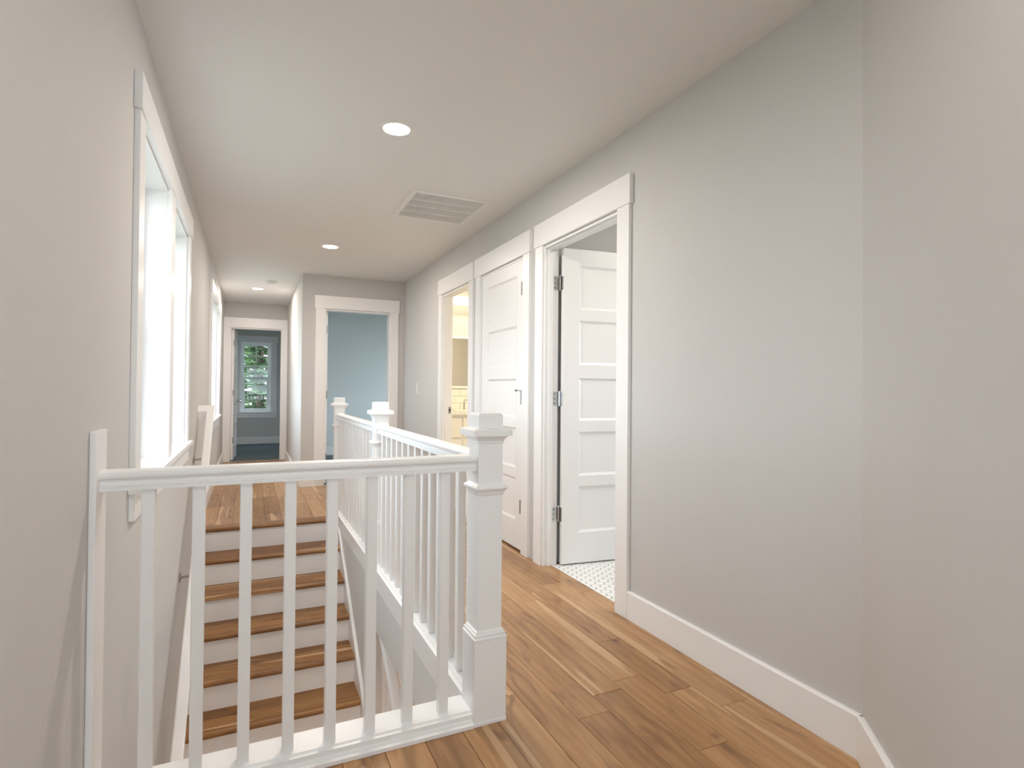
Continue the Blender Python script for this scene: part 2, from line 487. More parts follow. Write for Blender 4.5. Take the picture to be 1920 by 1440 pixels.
PW = 0.1275
known = {1.285: [1.358, 1.817], 1.4125: [1.665, 2.122], 1.54: [1.515], 1.03: [1.657], 0.775: [0.9, 1.89], 0.9025: [1.05, 2.6], 1.1575: [0.7, 2.75]}
def plank(x0, x1, y0, y1):
    g = 0.0006
    dz = random.uniform(-0.0004, 0.0004)
    bm = bmesh.new()
    c = 0.0014
    lo = [bm.verts.new(p) for p in ((x0 + g, y0 + g, -0.0195), (x1 - g, y0 + g, -0.0195), (x1 - g, y1 - g, -0.0195), (x0 + g, y1 - g, -0.0195))]
    mi = [bm.verts.new((v.co.x, v.co.y, dz - c)) for v in lo]
    hi = [bm.verts.new(p) for p in ((x0 + g + c, y0 + g + c, dz), (x1 - g - c, y0 + g + c, dz), (x1 - g - c, y1 - g - c, dz), (x0 + g + c, y1 - g - c, dz))]
    bm.faces.new(hi)
    for a, b in ((lo, mi), (mi, hi)):
        for i in range(4):
            bm.faces.new((a[i], a[(i + 1) % 4], b[(i + 1) % 4], b[i]))
    mk('plank', bm, M_PLANK, floor)

def run_row(x0, x1, y0, y1, joints):
    js = sorted(j for j in joints if y0 + 0.1 < j < y1 - 0.1)
    cuts = [y0]
    tgt = js + [y1]
    for t in tgt:
        while t - cuts[-1] > 1.75:
            nxt = cuts[-1] + random.uniform(0.65, 1.5)
            if t - nxt < 0.4: nxt = (cuts[-1] + t) / 2
            cuts.append(nxt)
        cuts.append(t)
    for a, b in zip(cuts, cuts[1:]):
        plank(x0, x1, a, b)

k0 = -9
for k in range(k0, 9):
    xa = 0.775 + PW * k
    xb = xa + PW
    x0, x1 = max(xa, XL), min(xb, XR + 0.06)
    if x1 - x0 < 0.01: continue
    js = next((v for q, v in known.items() if abs(q - xa) < 0.01), [])
    if xa > 0.77:
        if xa > 1.6: x1 = XR + 0.058
        run_row(x0, x1, YB + random.uniform(0, 0.01), YF + 0.06, js)
    else:
        run_row(x0, x1, -0.9, 1.80, js)
        if xb < 0.60:
            run_row(x0, min(x1, XC), 5.2, YFF + 0.05, [5.2 + random.uniform(.4, 1.4)])
            if xb > XC: run_row(XC, x1, 5.2, YF, [])
        else:
            run_row(x0, x1, 5.2, YF, [5.2 + random.uniform(.3, .9)])
# bedroom and side room carpet
bm = bmesh.new()
box(bm, XL, XC, YFF + 0.05, YBED, -0.02, 0.0); box(bm, XC, XIN, 10.1, YBED, -0.02, 0.0)
struct('floor_bedroom', bm, M_CARPET, 'dark blue-grey bedroom carpet', 'carpet')
bm = bmesh.new(); box(bm, XC + 0.115, XIN, YF + 0.06, 9.985, -0.02, 0.0)
struct('floor_side_room', bm, M_CARPET, 'carpet of the room behind the far doorway', 'carpet')
bm = bmesh.new(); box(bm, XR + 0.06, XIN, 4.45, YF, -0.02, -0.004)
struct('floor_washroom', bm, M_CERAMIC, 'pale tiled floor of the lit washroom', 'floor')
bm = bmesh.new(); box(bm, XR + 0.06, XIN, 3.325, 4.37, -0.02, -0.004)
struct('floor_cupboard', bm, M_LOWFLOOR, 'floor of the cupboard behind the closed door', 'floor')
# bathroom floor: hexagon tiles in grout
bm = bmesh.new(); box(bm, XR + 0.058, XIN, 1.3, 3.235, -0.02, -0.0045)
bfloor = struct('floor_bathroom', bm, M_GROUT, 'white hexagon tile floor of the bathroom', 'floor')
BASE['floor_bathroom'] = (0, 0, 0)
HF = 0.052                       # pitch across flats
XT = XR + 0.0592
def hexbm(bm, cx, cy, r, z0, z1, clip=-9.0):
    A = [(cx + r * math.cos(math.pi / 3 * k), cy + r * math.sin(math.pi / 3 * k)) for k in range(6)]
    if clip > -9:
        Bp = []
        for i in range(6):
            p, q = A[i], A[(i + 1) % 6]
            if p[0] >= clip: Bp.append(p)
            if (p[0] - clip) * (q[0] - clip) < 0:
                t = (clip - p[0]) / (q[0] - p[0]); Bp.append((clip, p[1] + t * (q[1] - p[1])))
        A = Bp
        if len(A) < 3: return
        cx = sum(p[0] for p in A) / len(A); cy = sum(p[1] for p in A) / len(A)
    n6 = len(A)
    lo = [bm.verts.new((*p, z0)) for p in A]
    m_ = [bm.verts.new((*p, z1 - 0.0008)) for p in A]
    hi = [bm.verts.new((cx + (p[0] - cx) * 0.95, cy + (p[1] - cy) * 0.95, z1)) for p in A]
    bm.faces.new(hi)
    for a, b in ((lo, m_), (m_, hi)):
        for i in range(n6): bm.faces.new((a[i], a[(i + 1) % n6], b[(i + 1) % n6], b[i]))
R6 = (HF - 0.0038) / math.sqrt(3)
bm = bmesh.new(); hexbm(bm, 0, 0, R6, -0.0045, 0.0)
bmesh.ops.recalc_face_normals(bm, faces=bm.faces[:])
hexme = bpy.data.meshes.new('tile'); bm.to_mesh(hexme); bm.free(); hexme.materials.append(M_CERAMIC)
rest = bmesh.new(); ntile = 0
colm = 0
x = XT + 0.004
while x < 2.95:
    y = 1.32 + (HF / 2 if colm % 2 else 0)
    while y < 3.2:
        t = 1.70 / x                     # where the sight line crosses the doorway
        if x - R6 < XT:
            if 2.36 < y < 3.2:
                cb = bmesh.new(); hexbm(cb, x, y, R6, -0.0045, 0.0, XT)
                if cb.faces: mk('tile', cb, M_CERAMIC, bfloor)
                else: cb.free()
        elif 2.36 < y * t < 3.2 and x < 2.32 and y > 2.36 and ntile < 270:
            share('tile', hexme, bfloor, (x, y, 0)); ntile += 1
        else:
            hexbm(rest, x, y, R6, -0.0045, 0.0)
        y += HF
    x += HF * math.sqrt(3) / 2
    colm += 1
mk('tile_field', rest, M_CERAMIC, bfloor, kind='stuff')

# ------------------------------------------------------------------ baseboards
BH, BT = 0.136, 0.016
def baseboard(name, p0, p1, label, h=BH):
    """p0 -> p1 along the wall foot, room on the left hand side"""
    p0, p1 = Vector((*p0, 0)), Vector((*p1, 0))
    d = (p1 - p0).normalized(); n = Vector((-d.y, d.x, 0))
    L = (p1 - p0).length
    bm = bmesh.new()
    prism(bm, [(0, 0), (BT, 0), (BT, h - 0.006), (BT - 0.005, h), (0, h)], 'x', 0, L)
    for v in bm.verts:
        q = v.co.copy(); v.co = p0 + d * q.x + n * q.y + Vector((0, 0, q.z + 0.0005))
    return struct(name, bm, M_TRIM, label, 'baseboard')
baseboard('baseboard_right', (XR, 1.113), (XR, 2.285), 'tall white baseboard under the plain stretch of right-hand wall')
baseboard('baseboard_angled', (A1.x, A1.y), (XR - 0.003, 1.117), 'white baseboard along the foot of the angled wall')
baseboard('baseboard_right_far', (XR, 5.395), (XR, YF), 'white baseboard between the lit washroom and the corner')
baseboard('baseboard_far', (XC, YF), (XC + 0.147, YF), 'short white baseboard beside the far doorway') if False else None
baseboard('baseboard_far', (0.68, YF), (XC, YF), 'short white baseboard left of the far doorway')
baseboard('baseboard_passage', (XC, YF), (XC, YFF), 'white baseboard along the passage side wall')
baseboard('baseboard_left', (XL, YFF), (XL, 5.13), 'white baseboard along the window wall of the passage')
baseboard('baseboard_left_near', (XL, 1.755), (XL, YB), 'white baseboard under the near left wall')
baseboard('baseboard_bedroom', (3.5, YBED), (XL, YBED), 'shaded white baseboard below the bedroom window')
baseboard('baseboard_side_room', (3.5, 9.985), (XC + 0.115, 9.985), 'bluish baseboard in the room behind the far doorway')
bm = bmesh.new(); box(bm, XWELL + 0.1, 3.5, 7.084, 7.1, ZLOW, ZLOW + BH)
struct('baseboard_lower', bm, M_TRIM, 'baseboard of the storey below', 'baseboard')

# ------------------------------------------------------------------ door casings (trim_n)
CW, CT, HT = 0.10, 0.019, 0.024
ZHEAD = 2.202
def casing(name, axis, face, sgn, a0, a1, wall_t, label, ears=(0.012, 0.012), cw=(CW, CW), back=True):
    """axis: direction of the opening; face: coordinate of the hall face; sgn: direction out of the wall into the hall"""
    mid = (a0 + a1) / 2
    e = empty(name, (face, mid, 0) if axis == 'y' else (mid, face, 0), label, 'door frame', 'structure')
    def B(nm, p0, p1, t0, t1, z0, z1, bev=0.0015):
        t0, t1 = min(t0, t1), max(t0, t1)
        if axis == 'y': bx(nm, M_TRIM, e, t0, t1, p0, p1, z0, z1, bevel=bev)
        else: bx(nm, M_TRIM, e, p0, p1, t0, t1, z0, z1, bevel=bev)
    rv = 0.006
    B('casing', a0 - cw[0], a0 - 0.0, face, face + sgn * CT, 0.0005, DTOP + rv)
    B('casing', a1 + 0.0, a1 + cw[1], face, face + sgn * CT, 0.0005, DTOP + rv)
    B('header', a0 - cw[0] - ears[0], a1 + cw[1] + ears[1], face, face + sgn * HT, DTOP + rv + 0.0005, ZHEAD)
    bk = face - sgn * wall_t
    for p0, p1 in ((a0, a0 + 0.012), (a1 - 0.012, a1)):
        B('jamb', p0, p1, face + sgn * 0.004, bk - sgn * 0.004, 0.0005, DTOP - 0.0125, 0.001)
    B('jamb_head', a0, a1, face + sgn * 0.004, bk - sgn * 0.004, DTOP - 0.012, DTOP, 0.001)
    if back:
        B('back_casing', a0 - 0.08, a0, bk, bk - sgn * CT, 0.0005, DTOP + rv)
        B('back_casing', a1, a1 + 0.03, bk, bk - sgn * CT, 0.0005, DTOP + rv)
        B('back_header', a0 - 0.09, a1 + 0.03, bk, bk - sgn * HT, DTOP + rv + 0.0005, ZHEAD)
    return e, B

t3, B3 = casing('trim_1', 'y', XR, -1, *D3, 0.09, 'white frame of the doorway to the hexagon-tiled bathroom', back=False)
t2, B2 = casing('trim_2', 'y', XR, -1, *D2, 0.09, 'white frame around the closed panel door', back=False)
t1, B1 = casing('trim_3', 'y', XR, -1, *D1, 0.09, 'white frame of the doorway to the warmly lit washroom', back=False)
tf, Bf = casing('trim_4', 'x', YF, -1, *DF, 0.115, 'white frame of the far doorway into the blue-lit room', back=False)
te, Be = casing('trim_5', 'x', YFF, -1, *DE, 0.115, 'white frame of the bedroom doorway at the passage end', ears=(0, 0), cw=(DE[0] - XL, XC - DE[1]), back=False)
# door stops
B3('door_stop', D3[1] - 0.022, D3[1] - 0.012, XR + 0.020, XR + 0.050, 0.0005, DTOP - 0.0125, 0.001)
B3('door_stop', D3[0] + 0.012, D3[0] + 0.022, XR + 0.020, XR + 0.050, 0.0005, DTOP - 0.0125, 0.001)
B3('door_stop', D3[0] + 0.022, D3[1] - 0.022, XR + 0.020, XR + 0.050, DTOP - 0.022, DTOP - 0.0125, 0.001)
B1('door_stop', D1[1] - 0.022, D1[1] - 0.012, XR + 0.020, XR + 0.050, 0.0005, DTOP - 0.0125, 0.001)
sp = bx('strike_plate', M_NICKEL, t1, XR + 0.058, XR + 0.084, D1[1] - 0.0145, D1[1] - 0.012, 0.885, 0.955)
bm = bmesh.new(); box(bm, XR + 0.064, XR + 0.078, D1[1] - 0.0148, D1[1] - 0.0146, 0.905, 0.935)
mk('latch_hole_shade', bm, M_DARK, sp)  # thin dark plate, the hole's shade is painted rather than cut

# ------------------------------------------------------------------ doors
PZ = [(1.664, 1.912), (1.305, 1.556), (0.943, 1.183), (0.588, 0.835), (0.221, 0.484)]
DH, DTK = 2.03, 0.035
def door(name, w, label, kind='structure'):
    """panel door: hinge edge at x=0, leaf along +x, thickness y 0..DTK, foot at z=0; returns the empty at its foot"""
    e = empty(name, (0, 0, 0), label, 'door', kind)
    st = 0.115
    z1 = DH
    for x0, x1 in ((0, st), (w - st, w)):
        bx('stile', M_DOOR, e, x0, x1, 0, DTK, 0, z1, bevel=0.0015)
    edges = [0.0] + [z for p in reversed(PZ) for z in (p[0] - 0.018 - 0.008, p[1] + 0.018 - 0.008)] + [z1]
    edges[0] = 0; edges[-1] = z1
    for i in range(0, len(edges), 2):
        bx('rail', M_DOOR, e, st, w - st, 0.0, DTK, edges[i], edges[i + 1])
    for i in range(1, len(edges) - 1, 2):
        a, b = edges[i], edges[i + 1]
        bm = bmesh.new()
        x0, x1 = st, w - st
        # recessed field with a sloped sticking on both faces
        for s in (0, 1):
            yf, yr, ym = (0.0, 0.010, 0.0035) if s == 0 else (DTK, DTK - 0.010, DTK - 0.0035)
            def ring(ins, yy): return [bm.verts.new(p) for p in ((x0 + ins, yy, a + ins), (x1 - ins, yy, a + ins), (x1 - ins, yy, b - ins), (x0 + ins, yy, b - ins))]
            R = [ring(0, yf), ring(0.003, ym), ring(0.016, yr), ring(0.0165, yr)]
            for A, B in zip(R, R[1:]):
                for k in range(4): bm.faces.new((A[k], A[(k + 1) % 4], B[(k + 1) % 4], B[k]))
            bm.faces.new(R[-1])
        mk('panel', bm, M_DOOR, e)
    return e, w

def place(e, loc, rz):
    e.location = loc; e.rotation_euler = (0, 0, rz)

def knob(parent, x, z, sides=(1,)):
    for s in sides:
        y0 = DTK if s > 0 else 0.0
        bm = bmesh.new()
        lathe(bm, (x, y0, z), [(0.032, 0), (0.032, s * 0.005), (0.026, s * 0.008), (0.011, s * 0.011), (0.011, s * 0.028), (0.022, s * 0.034),
                               (0.028, s * 0.046), (0.027, s * 0.056), (0.018, s * 0.063), (0.0, s * 0.064)], axis='y', seg=24)
        mk('knob', bm, M_CHROME, parent, smooth=True)

# bathroom door, swung open into the bathroom; the visible face looks back towards the camera
d3, w3 = door('door_1', 0.78, 'white five-panel door standing open into the hexagon-tiled bathroom')
# local y=0 face becomes the one seen
place(d3, (XR + 0.109, 3.143, 0.010), math.radians(-6))
knob(d3, w3 - 0.06, 0.93, (-1,))
for z in (1.806, 1.058, 0.316):
    h = bmesh.new()
    lathe(h, (-0.009, 0.034, z - 0.047), [(0.0065, 0), (0.0065, 0.094)], 'z', 14)
    lathe(h, (-0.009, 0.034, z + 0.047), [(0.0065, 0), (0.004, 0.006), (0.0, 0.007)], 'z', 14)
    hh = mk('hinge', h, M_CHROME, d3, smooth=True)
    lf = bmesh.new(); box(lf, -0.0022, 0.0, 0.002, 0.033, z - 0.045, z + 0.045)
    mk('hinge_leaf', lf, M_CHROME, hh, bevel=0.0006)
    q = mk('hinge_leaf', (lambda b: (box(b, XR + 0.062, XR + 0.096, D3[1] - 0.0145, D3[1] - 0.012, z - 0.035, z + 0.055), b)[1])(bmesh.new()), M_CHROME, t3, bevel=0.0006)
    sc_ = bmesh.new()
    for zz in (-0.02, 0.01, 0.04):
        lathe(sc_, (XR + 0.070, D3[1] - 0.0146, z + zz), [(0.0038, 0), (0.0028, -0.001)], 'y', 8)
    mk('screw', sc_, M_DARK, q)

# closed cupboard door, flush with the hall face of the wall; hinges at the near edge
d2, w2 = door('door_2', D2[1] - D2[0] - 0.030, 'white five-panel door standing closed, chrome hinges on its near edge')
place(d2, (XR + 0.001, D2[0] + 0.015, 0.012), math.radians(90))
# local +x -> world +y, local +y -> world -x : face seen is y=DTK
d2.location.x = XR + DTK + 0.001
knob(d2, w2 - 0.06, 0.86, (1,))
for z in (1.816, 1.058, 0.306):
    h = bmesh.new()
    lathe(h, (0.008, DTK + 0.012, z - 0.047), [(0.007, 0), (0.007, 0.094)], 'z', 14)
    hh = mk('hinge', h, M_NICKEL, d2, smooth=True)
    if abs(z - 1.058) < 0.01:
        t = bmesh.new()
        tube(t, [(0.008, DTK + 0.012, z + 0.05), (0.03, DTK + 0.014, z + 0.05), (0.06, DTK + 0.024, z + 0.05)], 0.003)
        lathe(t, (0.062, DTK + 0.024, z + 0.05), [(0.007, 0.0), (0.007, 0.012)], 'x', 12)
        mk('stop_pin', t, M_NICKEL, hh)

# washroom door swung fully open inside
d1, w1 = door('door_3', 0.72, 'white panel door folded back inside the warmly lit washroom')
place(d1, (XR + 0.125, D1[0] + 0.02, 0.010), math.radians(5))
d1.location.y = D1[0] - 0.05
# side room door, opened against the passage wall
d4, w4 = door('door_4', 0.73, 'white door edge folded back inside the far doorway')
place(d4, (DF[0] + 0.049, YF + 0.118, 0.010), math.radians(88))
for z in (1.81, 1.04, 0.30):
    h = bmesh.new(); lathe(h, (-0.006, 0.004, z - 0.045), [(0.0065, 0), (0.0065, 0.09)], 'z', 12)
    mk('hinge', h, M_NICKEL, d4, smooth=True)
# bedroom door, opened along the window wall
d5, w5 = door('door_5', 0.70, 'white bedroom door opened inwards with round chrome knobs')
place(d5, (DE[0] + 0.049, YFF + 0.118, 0.010), math.radians(87))
knob(d5, w5 - 0.06, 0.90, (1, -1))
for z in (1.81, 1.04, 0.30):
    h = bmesh.new(); lathe(h, (-0.006, 0.004, z - 0.045), [(0.0065, 0), (0.0065, 0.09)], 'z', 12)
    mk('hinge', h, M_NICKEL, d5, smooth=True)

# ------------------------------------------------------------------ windows
def sash(e, B, a0, a1, z0, z1, t0, t1, st=0.045, cols=1, rows=1, th=None):
    B('sash', a0, a0 + st, t0, t1, z0, z1); B('sash', a1 - st, a1, t0, t1, z0, z1)
    B('sash', a0 + st, a1 - st, t0, t1, z0, z0 + st); B('sash', a0 + st, a1 - st, t0, t1, z1 - st, z1)
    tm = (t0 + t1) / 2
    m = 0.018
    x0, x1, y0, y1 = a0 + st, a1 - st, z0 + st, z1 - st
    for c in range(1, cols):
        xx = x0 + (x1 - x0) * c / cols
        B('muntin', xx - m / 2, xx + m / 2, tm - 0.010, tm + 0.010, y0, y1)
    for r in range(1, rows):
        yy = y0 + (y1 - y0) * r / rows
        B('muntin', x0, x1, tm - 0.009, tm + 0.009, yy - m / 2, yy + m / 2)
    B('pane', x0 - 0.004, x1 + 0.004, tm - 0.002, tm + 0.002, y0 - 0.004, y1 + 0.004, M_GLASS)

def window(name, axis, face, sgn, a0, a1, z0, z1, depth, units, label, cols=2, rows=3):
    """face: room side wall face, sgn: from the wall into the room, depth: wall thickness"""
    mid = (a0 + a1) / 2
    e = empty(name, (face, mid, z0) if axis == 'y' else (mid, face, z0), label, 'window', 'structure')
    def B(nm, p0, p1, t0, t1, q0, q1, mat=M_TRIM, bev=0.0):
        t0, t1 = min(t0, t1), max(t0, t1)
        if axis == 'y': return bx(nm, mat, e, t0, t1, p0, p1, q0, q1, bevel=bev)
        return bx(nm, mat, e, p0, p1, t0, t1, q0, q1, bevel=bev)
    f = face
    hd = z1 + 0.127
    B('casing', a0 - CW - 0.005, a0 + 0.0, f, f + sgn * CT, z0 + 0.0083, z1, bev=0.0015)
    B('casing', a1, a1 + CW + 0.005, f, f + sgn * CT, z0 + 0.0083, z1, bev=0.0015)
    B('header', a0 - CW - 0.020, a1 + CW + 0.020, f, f + sgn * 0.026, z1 + 0.0003, hd, bev=0.002)
    B('sill', a0 - CW - 0.025, a1 + CW + 0.025, f + sgn * 0.0003, f + sgn * 0.042, z0 - 0.018, z0 + 0.008, bev=0.003)
    B('sill', a0 + 0.0005, a1 - 0.0005, f, f - sgn * (depth - 0.004), z0 + 0.0003, z0 + 0.0078)
    B('apron', a0 - CW - 0.005, a1 + CW + 0.005, f, f + sgn * CT, z0 - 0.112, z0 - 0.0183, bev=0.0015)
    jd = f - sgn * (depth - 0.055)
    n = units
    mw = 0.14
    uw = ((a1 - a0) - mw * (n - 1)) / n
    B('jamb', a0, a0 + 0.012, f, jd, z0, z1); B('jamb', a1 - 0.012, a1, f, jd, z0, z1)
    B('jamb_head', a0 + 0.012, a1 - 0.012, f, jd, z1 - 0.012, z1)
    for i in range(n):
        u0 = a0 + i * (uw + mw); u1 = u0 + uw
        if i < n - 1:
            B('mullion_casing', u1, u1 + mw, f, f + sgn * CT, z0 + 0.0083, z1, bev=0.0015)
            B('mullion', u1 - 0.0, u1 + mw, f, f - sgn * (depth - 0.002), z0, z1)
        s0, s1 = u0 + 0.012, u1 - 0.012
        # frame
        fo, fi = f - sgn * (depth - 0.003), f - sgn * (depth - 0.075)
        B('frame', s0, s0 + 0.022, fo, fi, z0, z1 - 0.012, M_VINYL); B('frame', s1 - 0.022, s1, fo, fi, z0, z1 - 0.012, M_VINYL)
        B('frame', s0 + 0.022, s1 - 0.022, fo, fi, z0, z0 + 0.025, M_VINYL); B('frame', s0 + 0.022, s1 - 0.022, fo, fi, z1 - 0.037, z1 - 0.012, M_VINYL)
        zm = z0 + 0.025 + (z1 - z0 - 0.062) * 0.495
        def BV(nm, p0, p1, t0, t1, q0, q1, mat=M_VINYL, bev=0.0): return B(nm, p0, p1, t0, t1, q0, q1, mat, bev)
        sash(e, BV, s0 + 0.022, s1 - 0.022, zm - 0.018, z1 - 0.037, f - sgn * (depth - 0.008), f - sgn * (depth - 0.033), 0.028, cols, rows)
        sash(e, BV, s0 + 0.022, s1 - 0.022, z0 + 0.025, zm + 0.018, f - sgn * (depth - 0.035), f - sgn * (depth - 0.062), 0.045, 1, 1)
    # daylight portal in the opening
    pl = bpy.data.lights.new('window_portal', 'AREA'); pl.shape = 'RECTANGLE'
    pl.size = (a1 - a0); pl.size_y = (z1 - z0); pl.energy = 1; pl.cycles.is_portal = True
    po = bpy.data.objects.new('window_portal', pl); COL.objects.link(po)
    off = face - sgn * (depth + 0.03)
    c = Vector((off, mid, (z0 + z1) / 2)) if axis == 'y' else Vector((mid, off, (z0 + z1) / 2))
    inn = Vector((sgn, 0, 0)) if axis == 'y' else Vector((0, sgn, 0))
    ax = Vector((0, 1, 0)) if axis == 'y' else Vector((1, 0, 0))
    zz = -inn; yy = zz.cross(ax)
    po.matrix_world = Matrix.Translation(c) @ Matrix((ax, yy, zz)).transposed().to_4x4()
    return e

window('window_1', 'y', XL, 1, *W1, WSILL, WTOP, TW, 2, 'bright white double window beside the stairwell')
window('window_2', 'y', XL, 1, *W2, WSILL, WTOP, TW, 2, 'white window further along the wall in the passage')
window('window_3', 'y', XL, 1, *W3, WSILL, WTOP, TW, 2, 'double window at the near end of the hall')
window('window_4', 'x', YBED, -1, BW[0], BW[1], BW[2], BW[3], 0.15, 1, 'sash window in the bedroom looking onto fir trees')
window('window_5', 'y', XIN, -1, SW[0], SW[1], SW[2], SW[3], 0.12, 2, 'window of the room behind the far doorway')
window('fill_window_back', 'x', YB, 1, *BACKW, 0.12, 1, 'added fill window, unseen, at the back of the hall')
window('fill_window_bedroom', 'y', XIN, -1, *BEDW2, 0.12, 2, 'added bedroom window in the outer wall, out of view, for extra daylight')
window('window_6', 'y', XIN, -1, *BATHW, 0.12, 1, 'small bathroom window')

# ------------------------------------------------------------------ staircase
stair = empty('staircase', (XL + 0.5, Y0, ZLOW), 'straight staircase with oiled wooden treads and white risers going down', 'staircase')
XN = 0.745
XS0, XS1 = XL + 0.02, XWELL - 0.022
for i in range(0, 15):
    yn = Y0 - RUN * i
    zt = -RISE * i
    yb = (yn + RUN + 0.03) if i else yn + 0.12
    bm = bmesh.new()
    r = 0.013
    prof = [(yb, zt - 0.03), (yb, zt), (yn + r, zt), (yn + 0.005, zt - 0.004), (yn, zt - r), (yn, zt - 0.022), (yn + 0.006, zt - 0.03)]
    prism(bm, prof, 'x', XS0 if i else XL + 0.001, XS1 if i else XN - 0.0455)
    mk('tread', bm, M_TREAD, stair)
    bx('riser', M_TRIM, stair, XS0, XS1, yn + 0.025, yn + 0.040, zt - RISE + 0.0, zt - 0.0305)
for s, (x0, x1) in enumerate(((XL + 0.0005, XS0), (XS1, XWELL - 0.0005))):
    bm = bmesh.new()
    ya, yb = (Y0 + 0.14, Y0 - RUN * 14.2) if s == 0 else (Y0 + 0.02, Y0 - RUN * 14.2)
    up_ = 0.055
    if s == 0:
        pr = [(ya, BH), (Y0 - 0.02, BH), (yb, nosing(yb) + up_), (yb, nosing(yb) - 0.3), (ya, nosing(ya) - 0.3)]
    else:
        pr = [(ya, nosing(ya) + up_ - 0.13), (Y0 - 0.16, nosing(Y0 - 0.16) + up_), (yb, nosing(yb) + up_), (yb, nosing(yb) - 0.3), (ya, nosing(ya) - 0.3)]
    prism(bm, pr, 'x', x0, x1)
    mk('skirt_board', bm, M_TRIM, stair)

# ------------------------------------------------------------------ balustrade round the stairwell
XN, YN, YM, YE = 0.745, 1.813, 3.555, 5.34
rail_e = empty('balustrade', (XN, YN, 0), 'white balustrade with square newel posts around the open stairwell', 'railing')
def newel(cx, cy):
    bm = bmesh.new(); sqloft(bm, cx, cy, [(0.0445, 0.2), (0.0445, 0.955)])
    n = mk('newel_post', bm, M_TRIM, rail_e, bevel=0.0012)
    bm = bmesh.new()
    sqloft(bm, cx, cy, [(0.0595, 0.0005), (0.0595, 0.012), (0.058, 0.014), (0.058, 0.279)])
    mk('base_block', bm, M_TRIM, n, bevel=0.001)
    bm = bmesh.new()
    sqloft(bm, cx, cy, [(0.058, 0.279), (0.0595, 0.281), (0.0595, 0.287), (0.0545, 0.290), (0.0555, 0.296), (0.0555, 0.299), (0.0505, 0.302), (0.0505, 0.306), (0.0445, 0.311)])
    mk('base_moulding', bm, M_TRIM, n)
    bm = bmesh.new()
    sqloft(bm, cx, cy, [(0.0445, 0.762), (0.0475, 0.768), (0.049, 0.774), (0.054, 0.782), (0.0585, 0.785), (0.0595, 0.789), (0.0585, 0.793), (0.0445, 0.803)])
    mk('collar', bm, M_TRIM, n)
    bm = bmesh.new()
    sqloft(bm, cx, cy, [(0.0445, 0.938), (0.0470, 0.940), (0.0475, 0.947), (0.0505, 0.955), (0.0570, 0.961), (0.0590, 0.962), (0.0590, 0.965), (0.0695, 0.9655), (0.0695, 0.984), (0.066, 0.988), (0.0455, 0.992)])
    c = mk('cap', bm, M_TRIM, n)
    bm = bmesh.new()
    sqloft(bm, cx, cy, [(0.0445, 0.99), (0.0445, 1.034), (0.040, 1.041)])
    mk('finial_block', bm, M_TRIM, n, bevel=0.0015)
for cy in (YN, YM, YE):
    newel(XN, cy)
RAILP = [(-0.012, 0.900), (0.012, 0.900), (0.022, 0.8985), (0.028, 0.895), (0.031, 0.890), (0.0315, 0.885), (0.030, 0.8795), (0.0265, 0.8765), (0.0205, 0.8763),
         (0.0195, 0.871), (0.0203, 0.865), (0.0230, 0.8615), (0.0265, 0.8598), (0.0268, 0.8572), (0.0240, 0.8560), (0.0240, 0.8535), (0.0268, 0.8525), (0.0268, 0.846)]
RAILP = RAILP + [(-x, z) for x, z in reversed(RAILP[2:])]
bm = bmesh.new(); prism(bm, [(YN + w, z) for w, z in RAILP], 'x', XL + 0.0165, XN - 0.0445)
mk('handrail', bm, M_TRIM, rail_e, smooth=True)
for a, b in ((YN, YM), (YM, YE)):
    bm = bmesh.new(); prism(bm, [(XN + w, z) for w, z in RAILP], 'y', a + 0.0445, b - 0.0445)
    mk('handrail', bm, M_TRIM, rail_e, smooth=True)
# half post screwed to the wall
bm = bmesh.new(); box(bm, XL, XL + 0.0165, YN - 0.058, YN + 0.058, 0.0005, 1.006)
mk('wall_post', bm, M_TRIM, rail_e, bevel=0.004)
# bottom rails (shoe on a curb)
bm = bmesh.new()
prism(bm, [(YN - 0.062, 0.0005), (YN + 0.073, 0.0005), (YN + 0.073, 0.046), (YN - 0.032, 0.046), (YN - 0.036, 0.040), (YN - 0.044, 0.038), (YN - 0.046, 0.026), (YN - 0.052, 0.022),
           (YN - 0.054, 0.016), (YN - 0.062, 0.012)], 'x', XL, XN - 0.0585)
mk('bottom_rail', bm, M_TRIM, rail_e)
bm = bmesh.new()
prism(bm, [(XN + 0.055, 0.0005), (XN + 0.055, 0.012), (XN + 0.044, 0.024), (XN + 0.030, 0.030), (XN + 0.026, 0.044), (XN - 0.026, 0.044), (XN - 0.030, 0.036), (XN - 0.045, 0.036),
           (XN - 0.045, -0.072), (XWELL - 0.0005, -0.072), (XWELL - 0.0005, 0.0005)], 'y', YN + 0.0595, YE + 0.045)
mk('bottom_rail', bm, M_TRIM, rail_e)
bx('curb_board', M_TRIM, rail_e, XL, XWELL, YN + 0.068, YN + 0.082, SLAB - 0.01, 0.030)
# balusters share one mesh
BS = 0.016
def bal_mesh(h):
    bm = bmesh.new(); box(bm, -BS, BS, -BS, BS, 0, h)
    es = [e for e in bm.edges if abs(e.verts[0].co.z - e.verts[1].co.z) > 0.1]
    bmesh.ops.bevel(bm, geom=es, offset=0.0018, segments=1, affect='EDGES')
    bmesh.ops.recalc_face_normals(bm, faces=bm.faces[:])
    me = bpy.data.meshes.new('baluster'); bm.to_mesh(me); bm.free(); me.materials.append(M_TRIM)
    return me
me = bal_mesh(0.802)
for i in range(8):
    share('baluster', me, rail_e, (-0.245 + 0.12 * i, YN, 0.0455))
for a, b in ((YN, YM), (YM, YE)):
    n = int(round((b - a) / 0.1245)) - 1
    for i in range(1, n + 1):
        share('baluster', me, rail_e, (XN, a + (b - a) * i / (n + 1), 0.0435))

